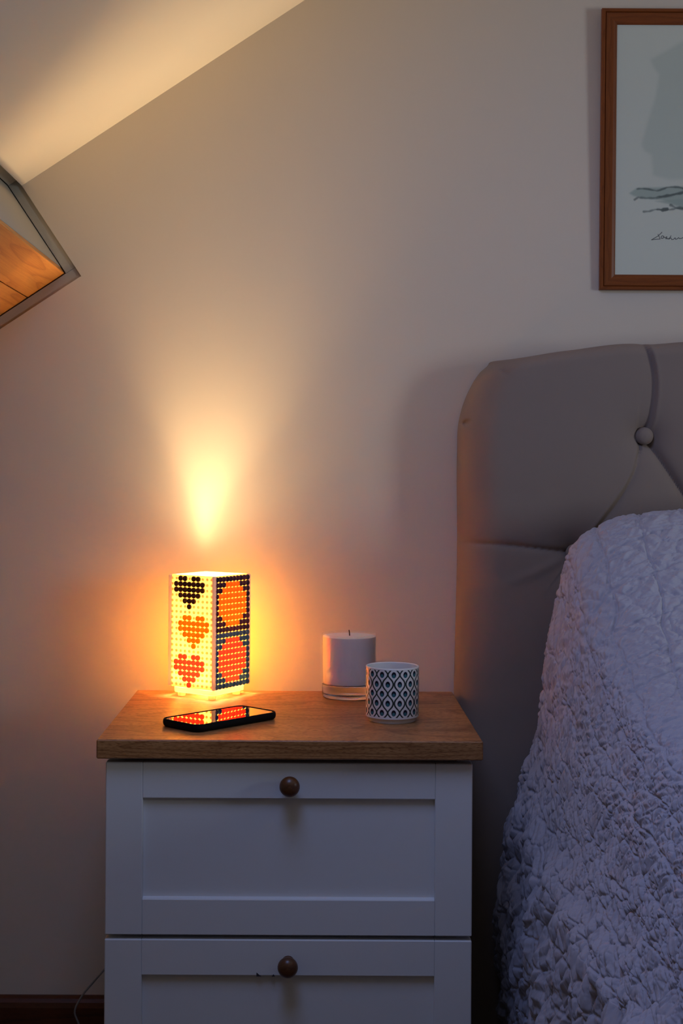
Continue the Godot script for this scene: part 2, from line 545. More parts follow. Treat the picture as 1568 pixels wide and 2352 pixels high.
func build_bed() -> void:
	var velvet := mat(Color(0.545, 0.485, 0.445), 0.95, 0.2)
	velvet.rim_enabled = true
	velvet.rim = 0.35
	velvet.rim_tint = 0.6
	var bed := root_of("bed", Vector3(0.98, 0, 0.06))
	tag(bed, "bed with taupe-grey velvet button-tufted headboard against the wall", "bed")
	var left_edge := [Vector2(0.0, 0.2245), Vector2(0.6, 0.2245), Vector2(0.84, 0.2285), Vector2(0.979, 0.2276), Vector2(1.028, 0.2296), Vector2(1.0594, 0.2373), Vector2(1.083, 0.2472), Vector2(1.1099, 0.2639), Vector2(1.1255, 0.2785)]
	var top_edge := [Vector2(0.2785, 1.1255), Vector2(0.39, 1.1395), Vector2(0.5022, 1.1508), Vector2(0.515, 1.1500), Vector2(0.5647, 1.1532), Vector2(0.80, 1.166), Vector2(0.98, 1.170), Vector2(1.25, 1.162), Vector2(1.5, 1.147), Vector2(1.74, 1.12)]
	var b1 := Vector2(0.5097, 1.0064)
	var b2 := Vector2(0.402, 0.824)
	var b3 := Vector2(0.634, 0.826)
	var p_up := smooth_line([Vector2(0.506, 1.17), Vector2(0.5123, 1.1509), Vector2(0.5232, 1.11), Vector2(0.5255, 1.074), Vector2(0.5205, 1.031), Vector2(0.514, 1.012)])
	var p_left := smooth_line([Vector2(0.499, 0.998), Vector2(0.4975, 0.98), Vector2(0.4798, 0.933), Vector2(0.4331, 0.8656), b2])
	var p_right := smooth_line([Vector2(0.516, 0.997), Vector2(0.535, 0.967), Vector2(0.5659, 0.92), Vector2(0.60, 0.865), b3])
	var p_seam := smooth_line([Vector2(0.215, 0.8385), Vector2(0.30, 0.8355), b2])
	var p_more := []
	for k in 4:    # the tufts that go on to the right
		var bx := 0.51 + 0.249 * (k + 1)
		p_more.append([Vector2(bx, 1.17), Vector2(bx, 1.006)])
		p_more.append([Vector2(bx, 1.006), Vector2(bx - 0.1245, 0.826)])
		p_more.append([Vector2(bx, 1.006), Vector2(bx + 0.1245, 0.826)])
	var xs: Array[float] = []
	var u := 0.0
	while u < 0.42:
		xs.append(u)
		u += 0.0024
	while u < 1.5:
		xs.append(u)
		u += 0.012
	xs.append(1.512)
	var ys: Array[float] = []
	var v := 0.0
	while v < 0.22:
		ys.append(v)
		v += 0.02
	while v < 1.0:
		ys.append(v)
		v += 0.0024
	ys.append(1.0)
	var w := xs.size() + 1
	var h := ys.size() + 1
	var pos := PackedVector3Array()
	pos.resize(w * h)
	var soft := noise(9, 6.0, 2)
	for j in h:
		for i in w:
			var vv: float = ys[mini(j, ys.size() - 1)]
			var xl := curve_at(left_edge, vv * 1.1255)
			var uu: float = xs[maxi(i - 1, 0)]
			var x := xl + uu * (1.74 - xl) / 1.512
			var yt := curve_at(top_edge, x)
			var y := vv * yt
			if i == 0 or j == h - 1:
				pos[j * w + i] = Vector3(x, y, 0.004)
				continue
			var a := clampf((x - xl) / 0.062, 0.0, 1.0)
			var b := clampf((yt - y) / 0.020, 0.0, 1.0)
			var ra := sqrt(maxf(1.0 - pow(1.0 - a, 2.6), 0.0))
			var rb := sqrt(maxf(1.0 - pow(1.0 - b, 2.0), 0.0))
			var z := 0.045 + (HEAD_Z - 0.045) * ra * (0.62 + 0.38 * rb)
			var p := Vector2(x, y)
			var dip := 0.014 * exp(-maxf(x - xl - 0.03, 0.0) / 0.075)
			if x < 0.68:
				# overlapping pleats: the left cloth lies over the right one with a crisp edge
				var d := poly_dist(p, p_up)
				var sd := -d.x * d.y
				dip += lerpf(0.002 * exp(-d.x / 0.010), 0.003 * exp(-d.x / 0.008) + 0.007 * exp(-d.x / 0.040), smoothstep(-0.001, 0.0042, sd))
				dip -= 0.0012 * exp(-pow((sd + 0.0030) / 0.0028, 2.0))
				d = poly_dist(p, p_left)
				sd = -d.x * d.y
				dip += lerpf(0.0012 * exp(-d.x / 0.006), 0.0075 * exp(-d.x / 0.020) + 0.002 * exp(-d.x / 0.005), smoothstep(-0.001, 0.0042, -sd))
				dip -= 0.0008 * exp(-pow((sd - 0.0030) / 0.0028, 2.0))
				d = poly_dist(p, p_right)
				dip += 0.010 * exp(-d.x / 0.006) + 0.008 * exp(-d.x / 0.03)
				d = poly_dist(p, p_seam)
				dip += (0.006 * exp(-d.x / 0.003) + 0.005 * exp(-d.x / 0.018)) * (0.75 + 0.25 * smoothstep(0.22, 0.34, x))
				dip += 0.022 * exp(-p.distance_to(b1) / 0.016) + 0.030 * exp(-p.distance_to(b2) / 0.030)
				# a soft crease that runs down and left from the hidden button
				d = poly_dist(p, [b2, Vector2(0.335, 0.792), Vector2(0.27, 0.768)])
				dip -= 0.0022 * exp(-pow(d.x / 0.008, 2.0)) * smoothstep(0.26, 0.36, x)
				dip += 0.022 * exp(-pow(p.distance_to(Vector2(0.2352, 1.0272)) / 0.0042, 2.0)) - 0.004 * exp(-pow(p.distance_to(Vector2(0.2375, 1.0325)) / 0.004, 2.0))
				# pinched corner at the top left
				d = poly_dist(p, [Vector2(0.2785, 1.1255), Vector2(0.292, 1.105)])
				dip += 0.004 * exp(-d.x / 0.004)
			else:
				for line: Array in p_more:
					var d2 := poly_dist(p, line)
					dip += 0.010 * exp(-d2.x / 0.012)
			z += -dip + 0.0012 * soft.get_noise_2d(x, y)
			pos[j * w + i] = Vector3(x, y, maxf(z, 0.012))
	var head := obj("headboard", grid_mesh(pos, w, h), velvet, bed)
	head.position = -bed.position
	var bz := HEAD_Z - 0.022
	var cap := lathe_mesh([[Vector2(0.0128, -0.006), Vector2(0.0138, -0.001), Vector2(0.0136, 0.002), Vector2(0.012, 0.0055), Vector2(0.009, 0.008), Vector2(0.005, 0.0095), Vector2(0, 0.010)]], 40)
	var spots := [b1, b2, b3]
	for k in 4:
		spots.append(Vector2(0.51 + 0.249 * (k + 1), 1.0064))
	for k in spots.size():
		var bt := obj("tuft_button", cap, velvet, head)
		bt.transform = Transform3D(Basis(Vector3(1, 0, 0), Vector3(0, 0, 1), Vector3(0, -1, 0)), Vector3(spots[k].x, spots[k].y, bz + 0.003))
	var st := new_st()
	box(st, Vector3(0, 0.24, 1.06), Vector3(1.30, 0.30, 1.86), 0.02)
	obj("bed_base", st.commit(), velvet, bed)
	st = new_st()
	box(st, Vector3(0.0, 0.48, 1.06), Vector3(1.22, 0.18, 1.84), 0.03)
	obj("mattress", st.commit(), mat(Color(0.85, 0.84, 0.82), 0.9), bed)
	for x: float in [-0.6, 0.6]:
		for z: float in [0.18, 1.92]:
			obj("leg", box_mesh(Vector3(0.06, 0.09, 0.06), 0.004, Vector3(x, 0.045, z)), mat(Color(0.2, 0.13, 0.09), 0.5), bed)

func build_quilt() -> void:
	# section across the bed, from the right hem over the top to the left hem, at the pillow
	var ctrl := [Vector2(1.70, 0.06), Vector2(1.68, 0.5), Vector2(1.62, 0.78), Vector2(1.50, 0.88), Vector2(1.25, 0.90), Vector2(1.0, 0.903), Vector2(0.80, 0.905), Vector2(0.65, 0.902), Vector2(0.5423, 0.8942), Vector2(0.4857, 0.8895), Vector2(0.4343, 0.8757), Vector2(0.3958, 0.8549), Vector2(0.3766, 0.8335), Vector2(0.3683, 0.8150), Vector2(0.3608, 0.7787), Vector2(0.3513, 0.7336), Vector2(0.3438, 0.695), Vector2(0.3345, 0.624), Vector2(0.3252, 0.553), Vector2(0.3108, 0.489), Vector2(0.295, 0.4436), Vector2(0.282, 0.3856), Vector2(0.276, 0.347), Vector2(0.2744, 0.2954), Vector2(0.2754, 0.231), Vector2(0.280, 0.133), Vector2(0.283, 0.06)]
	var dense := smooth_line(ctrl, 24)
	var run: Array[float] = [0.0]
	for k in range(1, dense.size()):
		run.append(run[k - 1] + dense[k].distance_to(dense[k - 1]))
	var s_end: float = run[-1]
	var ss: Array[float] = []
	var s := 0.0
	var s_fine := s_end - 1.16     # from here on the camera sees it
	while s < s_fine:
		ss.append(s)
		s += 0.02
	while s < s_end:
		ss.append(s)
		s += 0.0014
	ss.append(s_end)
	var zs: Array[float] = []
	var z := 0.122
	while z < 1.10:
		zs.append(z)
		z += 0.0015
	while z < 2.0:
		zs.append(z)
		z += 0.02
	var w := ss.size()
	var h := zs.size()
	var sec := PackedVector2Array()
	var k2 := 0
	for i in w:
		while k2 < dense.size() - 2 and run[k2 + 1] < ss[i]: k2 += 1
		sec.append((dense[k2] as Vector2).lerp(dense[k2 + 1], clampf((ss[i] - run[k2]) / maxf(run[k2 + 1] - run[k2], 1e-9), 0.0, 1.0)))
	var tops := [Vector2(0.122, 0.80), Vector2(0.135, 0.845), Vector2(0.155, 0.872), Vector2(0.185, 0.8935), Vector2(0.215, 0.896), Vector2(0.26, 0.885), Vector2(0.33, 0.842), Vector2(0.43, 0.768), Vector2(0.55, 0.718), Vector2(0.70, 0.695), Vector2(1.0, 0.675), Vector2(2.0, 0.65)]
	var sag := noise(11, 5.0, 2)
	var base := PackedVector3Array()
	base.resize(w * h)
	for j in h:
		var zz: float = zs[j]
		var T := curve_at(tops, zz)
		var near := 1.0 - smoothstep(0.122, 0.19, zz)
		for i in w:
			var p := sec[i]
			var y := p.y
			var up := smoothstep(0.40, 0.80, y)
			if y > 0.42: y = 0.42 + (y - 0.42) * (T - 0.42) / (0.8942 - 0.42)
			var x := p.x + 0.030 * near * up * (1.0 if p.x < 1.0 else -1.0)
			var low := sag.get_noise_2d(ss[i], zz)
			base[j * w + i] = Vector3(x + 0.006 * low, y + 0.004 * low * up, zz)
	# crinkles: seams of the quilting grid, puckered cloth between them
	var cells := FastNoiseLite.new()
	cells.seed = 5
	cells.noise_type = FastNoiseLite.TYPE_CELLULAR
	cells.frequency = 1.0
	cells.cellular_return_type = FastNoiseLite.RETURN_DISTANCE2_SUB
	cells.cellular_jitter = 1.0
	cells.fractal_type = FastNoiseLite.FRACTAL_NONE
	var which: FastNoiseLite = cells.duplicate()
	which.cellular_return_type = FastNoiseLite.RETURN_CELL_VALUE
	var big := noise(12, 1.0, 2)
	var pos := PackedVector3Array()
	pos.resize(w * h)
	for j in h:
		var zz: float = zs[j]
		var j0 := maxi(j - 1, 0) * w
		var j1 := mini(j + 1, h - 1) * w
		for i in w:
			var b := base[j * w + i]
			var n := (base[j * w + mini(i + 1, w - 1)] - base[j * w + maxi(i - 1, 0)]).cross(base[j1 + i] - base[j0 + i]).normalized()
			var q := s_end - ss[i]
			if q > 1.17:
				pos[j * w + i] = b
				continue
			var wob := big.get_noise_2d(q * 9.0, zz * 9.0)
			var su := fposmod(q + 0.012 * wob + zz * 0.10, 0.066)
			var sv := fposmod(zz + 0.012 * wob + q * 0.12, 0.066)
			var du := minf(su, 0.066 - su)
			var dv := minf(sv, 0.066 - sv)
			var seam := exp(-pow(du / 0.0020, 2.0)) + exp(-pow(dv / 0.0020, 2.0))
			var puff := minf(du, 0.02) * minf(dv, 0.02) / 0.0004
			var loose := smoothstep(0.62, 0.30, q)
			# crumpled facets: each cell of cloth is folded its own way, mostly across the seams
			var d := -0.0026 * minf(seam, 1.0) + 0.0012 * puff + 0.013 * loose * wob - 0.0015 - 0.0055 * loose
			for layer in 2:
				var fq: float = [24.0, 43.0][layer]
				var fz: float = [31.0, 66.0][layer]
				var c := cells.get_noise_2d(q * fq + 17.0 * layer + 0.5 * wob, zz * fz) + 1.0
				var id := which.get_noise_2d(q * fq + 17.0 * layer + 0.5 * wob, zz * fz)
				var turn := PI / 2 + 1.0 * sin(id * 37.0) + 0.4 * loose
				var wave: float = (q * cos(turn) + zz * sin(turn)) / [0.021, 0.011][layer] + id * 50.0
				var fold := absf(fposmod(wave, 1.0) - 0.5) * 2.0
				var amp: float = [0.0030 + 0.0018 * loose, 0.0016 - 0.0004 * loose][layer]
				d += amp * (fold - 0.5) * minf(c / 0.30, 1.0) + amp * 0.9 * minf(c, 0.5) - amp * 0.5 * exp(-c / 0.05)
			# short sharp tucks across the seams
			var tuck := cells.get_noise_2d(q * 31.0 + 80.0, zz * 120.0) + 1.0
			d -= 0.0020 * exp(-tuck / 0.06) * smoothstep(-0.15, 0.25, big.get_noise_2d(q * 40.0, zz * 40.0)) * (1.0 - 0.6 * loose)
			pos[j * w + i] = b + n * d
	var cloth := mat(Color(0.67, 0.66, 0.70), 0.95, 0.15)
	cloth.rim_enabled = true
	cloth.rim = 0.15
	var quilt := obj("quilt", grid_mesh(pos, w, h), cloth)
	tag(quilt, "pale lavender-grey crinkled quilt heaped over the pillow and hanging down the bed's side", "quilt")

# ------------------------------------------------------------------ nightstand

const TOP_Y := 0.601

func build_nightstand() -> void:
	cabinet_white = mat(Color(0.87, 0.87, 0.865), 0.55, 0.4)
	var n := root_of("nightstand", Vector3(-0.0325, 0, 0.25))
	tag(n, "white two-drawer nightstand with thick oak top beside the bed", "nightstand")
	var away := -n.position
	var oak := wood(wood_image(1024, 512, Color(0.73, 0.53, 0.335), Color(0.45, 0.27, 0.13), 41, 9.0, 0.65, 0.8), Vector3(1.0 / 0.55, 9.0, 1.0 / 0.42), 0.42, 0.5)
	var top := obj("tabletop", box_mesh(Vector3(0.4998, 0.0248, 0.408), 0.0016, Vector3(-0.0323, TOP_Y - 0.0124, 0.256)), oak, n)
	top.position = away
	var dark := mat(Color(0.10, 0.08, 0.07), 0.8)
	var st := new_st()
	for x: float in [-0.2615, 0.196]:
		box(st, Vector3(x, 0.32, 0.241), Vector3(0.018, 0.512, 0.368), 0.001)
	box(st, Vector3(-0.0325, 0.32, 0.061), Vector3(0.44, 0.50, 0.006))
	box(st, Vector3(-0.0325, 0.085, 0.241), Vector3(0.44, 0.05, 0.366))
	box(st, Vector3(-0.0325, 0.5675, 0.235), Vector3(0.44, 0.0165, 0.35))
	var body := obj("body", st.commit(), cabinet_white, n)
	body.position = away
	for x: float in [-0.25, 0.185]:
		for z: float in [0.08, 0.40]:
			var leg := obj("leg", box_mesh(Vector3(0.04, 0.066, 0.04), 0.002, Vector3(x, 0.033, z)), cabinet_white, n)
			leg.position = away
	var knob_wood := wood(wood_image(128, 128, Color(0.40, 0.25, 0.14), Color(0.27, 0.15, 0.08), 43, 5, 0.3), Vector3(16, 16, 16), 0.32, 0.5)
	var knob_mesh := lathe_mesh([[Vector2(0.0085, 0), Vector2(0.0075, 0.003), Vector2(0.0068, 0.007), Vector2(0.0078, 0.0105), Vector2(0.0108, 0.0135), Vector2(0.0128, 0.0175), Vector2(0.0132, 0.0205), Vector2(0.0126, 0.024), Vector2(0.0104, 0.0275), Vector2(0.0068, 0.0298), Vector2(0.003, 0.0308), Vector2(0, 0.031)]], 40)
	for k in 2:
		var y1: float = [0.5688, 0.3382][k]
		var y0: float = [0.3440, 0.1150][k]
		var x0: float = -0.2722 - 0.0004 * k
		var x1 := 0.2056
		var zf := 0.445
		var rail := 0.0485
		var stile := 0.0485
		# the recessed panel is the drawer's own mesh, with the box behind it
		st = new_st()
		box(st, Vector3((x0 + x1) / 2, (y0 + y1) / 2, zf - 0.013), Vector3(x1 - x0 - 0.006, y1 - y0 - 0.006, 0.011))
		for x: float in [x0 + 0.03, x1 - 0.03]:
			box(st, Vector3(x, (y0 + y1) / 2 - 0.01, 0.25), Vector3(0.012, y1 - y0 - 0.06, 0.35))
		box(st, Vector3((x0 + x1) / 2, y0 + 0.025, 0.25), Vector3(x1 - x0 - 0.06, 0.006, 0.35))
		var dr := obj("drawer", st.commit(), cabinet_white, n)
		dr.position = away
		for x: float in [x0 + stile / 2, x1 - stile / 2]:
			obj("stile", box_mesh(Vector3(stile, y1 - y0, 0.019), 0.0012, Vector3(x, (y0 + y1) / 2, zf - 0.0095)), cabinet_white, dr)
		for top_rail: bool in [true, false]:
			var y := y1 - rail / 2 if top_rail else y0 + rail / 2
			st = new_st()
			var xa := x0 + stile + 0.0002
			var xb := x1 - stile - 0.0002
			# square outer edge, sloping inner edge
			var i := -1.0 if top_rail else 1.0
			var o := -i
			var pr := PackedVector2Array([Vector2(zf - 0.019, y + o * rail / 2), Vector2(zf - 0.0013, y + o * rail / 2), Vector2(zf - 0.0002, y + o * (rail / 2 - 0.0011)), Vector2(zf - 0.0002, y + i * (rail / 2 - 0.0028)), Vector2(zf - 0.0010, y + i * (rail / 2 - 0.0016)), Vector2(zf - 0.0075, y + i * rail / 2), Vector2(zf - 0.019, y + i * rail / 2)])
			prism(st, pr, -xb, -xa, Transform3D(Basis(Vector3(0, 0, 1), Vector3.UP, Vector3(-1, 0, 0)), Vector3.ZERO))
			obj("rail", st.commit(), cabinet_white, dr)
		var kn := obj("knob", knob_mesh, knob_wood, dr)
		kn.transform = Transform3D(Basis(Vector3(1, 0, 0), Vector3(0, 0, 1), Vector3(0, -1, 0)), Vector3([-0.0322, -0.0334][k], [0.5425, 0.3095][k], zf - 0.0005))
		tag(kn, "round brown wooden knob")
		if k == 1:
			# chipped paint at the rail's lower edge, left of the knob
			st = new_st()
			var e := y1 - rail
			prism(st, PackedVector2Array([Vector2(-0.0745, e + 0.001), Vector2(-0.0744, e + 0.0062), Vector2(-0.0712, e + 0.0034), Vector2(-0.0685, e + 0.001)]), zf - 0.002, zf + 0.00012)
			prism(st, PackedVector2Array([Vector2(-0.0545, e + 0.001), Vector2(-0.0522, e + 0.0040), Vector2(-0.0508, e + 0.001)]), zf - 0.002, zf + 0.00012)
			obj("paint_chip", st.commit(), mat(Color(0.22, 0.20, 0.22), 0.9), dr)

# ------------------------------------------------------------------ picture

func stroke(img: Image, pts: Array, width: float, col: Color, alpha: float, soft: float, rough: FastNoiseLite = null) -> void:
	var lo := Vector2(1e9, 1e9)
	var hi := -lo
	for p: Vector2 in pts:
		lo = lo.min(p)
		hi = hi.max(p)
	var g := width + soft + 4.0
	for y in range(maxi(int(lo.y - g), 0), mini(int(hi.y + g), img.get_height() - 1) + 1):
		for x in range(maxi(int(lo.x - g), 0), mini(int(hi.x + g), img.get_width() - 1) + 1):
			var p := Vector2(x, y)
			var d := 1e9
			for k in pts.size() - 1:
				d = minf(d, p.distance_to(Geometry2D.get_closest_point_to_segment(p, pts[k], pts[k + 1])))
			if rough: d += rough.get_noise_2d(x, y) * width * 0.7
			var a := alpha * (1.0 - smoothstep(width * 0.5 - soft * 0.5, width * 0.5 + soft, d))
			if a > 0.003: img.set_pixel(x, y, img.get_pixel(x, y).lerp(col, a))

func wash(img: Image, poly: PackedVector2Array, col: Color, alpha: float, soft: float, x_most: int) -> void:
	var box_ := Rect2(poly[0], Vector2.ZERO)
	for p in poly: box_ = box_.expand(p)
	for y in range(maxi(int(box_.position.y - soft), 0), mini(int(box_.end.y + soft), img.get_height() - 1)):
		for x in range(maxi(int(box_.position.x - soft), 0), mini(int(box_.end.x + soft), x_most)):
			var p := Vector2(x, y)
			var d := 1e9
			for k in poly.size():
				d = minf(d, p.distance_squared_to(Geometry2D.get_closest_point_to_segment(p, poly[k], poly[(k + 1) % poly.size()])))
			d = sqrt(d) * (1.0 if Geometry2D.is_point_in_polygon(p, poly) else -1.0)
			var a := alpha * smoothstep(-soft, soft, d)
			if a > 0.002: img.set_pixel(x, y, img.get_pixel(x, y).lerp(col, a))

func build_picture() -> void:
	# local axes: x right, y up, from the outer lower left corner; leans a little forward at the top
	var W := 0.640
	var H := 0.4525
	var rail := 0.0252
	var thick := 0.0095
	var pic := root_of("picture_frame", Vector3(0.4562, 1.2447, 0.0012))
	pic.rotation.x = atan(0.0085 / H)
	pic.rotation.z = 0.0
	tag(pic, "wooden framed ink wash drawing on the wall above the headboard", "picture")
	var brown := wood(wood_image(256, 256, Color(0.53, 0.28, 0.105), Color(0.41, 0.20, 0.07), 51, 6, 0.25, 0.6), Vector3(4, 9, 9), 0.4, 0.4)
	# moulding section: (inwards, outwards from the wall)
	var sec := [Vector2(0, 0), Vector2(0, 0.0078), Vector2(0.0012, thick), Vector2(0.0052, thick), Vector2(0.0062, thick - 0.0028), Vector2(0.0072, thick - 0.0012), Vector2(0.019, thick - 0.0020), Vector2(0.0235, thick - 0.0036), Vector2(rail, thick - 0.0055), Vector2(rail, 0)]
	for k in 4:
		var long := W if k % 2 == 0 else H
		var st := new_st()
		for q in sec.size():
			var a: Vector2 = sec[q]
			var b: Vector2 = sec[(q + 1) % sec.size()]
			var d := b - a
			quad(st, Vector3(-long / 2 + a.x, a.x, a.y), Vector3(long / 2 - a.x, a.x, a.y), Vector3(long / 2 - b.x, b.x, b.y), Vector3(-long / 2 + b.x, b.x, b.y), Vector3(0, -d.y, d.x))
		var r := obj("frame_rail", st.commit(), brown, pic)
		var c: Vector3 = [Vector3(W / 2, 0, 0), Vector3(W, H / 2, 0), Vector3(W / 2, H, 0), Vector3(0, H / 2, 0)][k]
		r.transform = Transform3D(Basis(Vector3(0, 0, 1), PI / 2 * k), c)
	var pw := W - 2 * rail + 0.004
	var ph := H - 2 * rail + 0.004
	# the drawing: 2.4 pixels a millimetre
	var S := 2400.0
	var img := Image.create(int(pw * S), int(ph * S), false, Image.FORMAT_RGB8)
	img.fill(Color(0.86, 0.868, 0.80))
	# sheet coordinates in pixels from photograph coordinates read off the sheet (1414, 55 is its top left corner)
	var q := func(x: float, y: float) -> Vector2:
		return Vector2((x - 1414.0) * 0.000702 * S + 5.0, (y - 55.0) * 0.000702 * S + 5.0)
	var pal := Color(0.64, 0.70, 0.645)
	var ink := Color(0.23, 0.28, 0.27)
	var wp := PackedVector2Array()
	for p: Vector2 in [Vector2(1568, 90), Vector2(1530, 112), Vector2(1492, 134), Vector2(1500, 152), Vector2(1512, 168), Vector2(1504, 220), Vector2(1484, 285), Vector2(1473, 328), Vector2(1480, 342), Vector2(1496, 352), Vector2(1500, 398), Vector2(1540, 408), Vector2(1660, 400), Vector2(1690, 260), Vector2(1640, 120)]:
		wp.append(q.call(p.x, p.y))
	wash(img, wp, pal, 0.30, 11.0, 420)
	wash(img, PackedVector2Array([q.call(1446, 440), q.call(1462, 428), q.call(1568, 424), q.call(1660, 420), q.call(1660, 470), q.call(1568, 470), q.call(1520, 455), q.call(1480, 452), q.call(1456, 446)]), pal, 0.75, 6.0, 420)
	wash(img, PackedVector2Array([q.call(1505, 458), q.call(1660, 445), q.call(1660, 478), q.call(1568, 474), q.call(1545, 466)]), pal, 0.6, 4.0, 420)
	var rough := noise(61, 0.03, 3)
	for s: Array in [
		[[Vector2(1464, 430), Vector2(1478, 429), Vector2(1492, 431), Vector2(1508, 434), Vector2(1518, 432), Vector2(1532, 426), Vector2(1548, 425), Vector2(1560, 425), Vector2(1575, 430)], 3.4, 0.75],
		[[Vector2(1458, 454), Vector2(1466, 449), Vector2(1482, 451), Vector2(1500, 451), Vector2(1518, 448), Vector2(1532, 445), Vector2(1548, 442), Vector2(1568, 439)], 4.2, 0.62],
		[[Vector2(1518, 448), Vector2(1540, 444), Vector2(1570, 437)], 5.5, 0.55],
		[[Vector2(1479, 482), Vector2(1492, 481), Vector2(1506, 477), Vector2(1520, 477), Vector2(1540, 477), Vector2(1556, 474), Vector2(1575, 475)], 3.4, 0.6],
		[[Vector2(1510, 477), Vector2(1522, 478), Vector2(1533, 476)], 7.0, 0.85],
		[[Vector2(1540, 466), Vector2(1552, 472), Vector2(1568, 473)], 5.5, 0.65]]:
		var line := []
		for p: Vector2 in s[0]: line.append(q.call(p.x, p.y))
		stroke(img, line, s[1] * 1.15, ink, s[2] * 0.8, 4.5, rough)
	# the signature
	for s: Array in [
		[Vector2(1521.5, 529), Vector2(1513, 537.5), Vector2(1497.5, 546.5), Vector2(1508, 545), Vector2(1517.5, 544.5), Vector2(1515.5, 540), Vector2(1512.5, 534)],
		[Vector2(1525.5, 538), Vector2(1522, 537), Vector2(1519.5, 540), Vector2(1521, 543.5), Vector2(1524.5, 542.5), Vector2(1525.5, 538), Vector2(1527, 541.5), Vector2(1530, 541), Vector2(1533, 539), Vector2(1530.5, 543), Vector2(1531, 544.5), Vector2(1533.5, 542), Vector2(1534.5, 544.5), Vector2(1537.5, 543)],
		[Vector2(1542.5, 537), Vector2(1537.5, 545), Vector2(1542, 541.5), Vector2(1544, 545.5), Vector2(1548.5, 545), Vector2(1552, 541.5), Vector2(1553, 545), Vector2(1557, 544), Vector2(1560, 541), Vector2(1562, 543.5), Vector2(1566, 543), Vector2(1572, 540), Vector2(1580, 543)]]:
		var line := []
		for p: Vector2 in s: line.append(q.call(p.x, p.y))
		stroke(img, line, 1.5, Color(0.14, 0.15, 0.17), 0.9, 1.2)
	var sheet := mat(Color.WHITE, 0.9, 0.2)
	sheet.albedo_texture = ImageTexture.create_from_image(img)
	var st := new_st()
	var zz := 0.0024
	for t: Vector2 in [Vector2(0, 0), Vector2(0, 1), Vector2(1, 1), Vector2(0, 0), Vector2(1, 1), Vector2(1, 0)]:
		st.set_normal(Vector3(0, 0, 1))
		st.set_uv(Vector2(t.x, 1.0 - t.y))
		st.add_vertex(Vector3(rail - 0.002 + t.x * pw, rail - 0.002 + t.y * ph, zz))
	var pr := obj("drawing", st.commit(), sheet, pic)
	tag(pr, "pale grey-green ink wash drawing, signed")
	obj("backing_board", box_mesh(Vector3(pw, ph, 0.0016), 0.0, Vector3(W / 2, H / 2, zz - 0.0012)), mat(Color(0.4, 0.33, 0.25), 0.9), pic)
	obj("glass_pane", box_mesh(Vector3(pw, ph, 0.0009), 0.0, Vector3(W / 2, H / 2, zz + 0.0009)), glass(0.02, 0.03), pic)

# ------------------------------------------------------------------ lamp

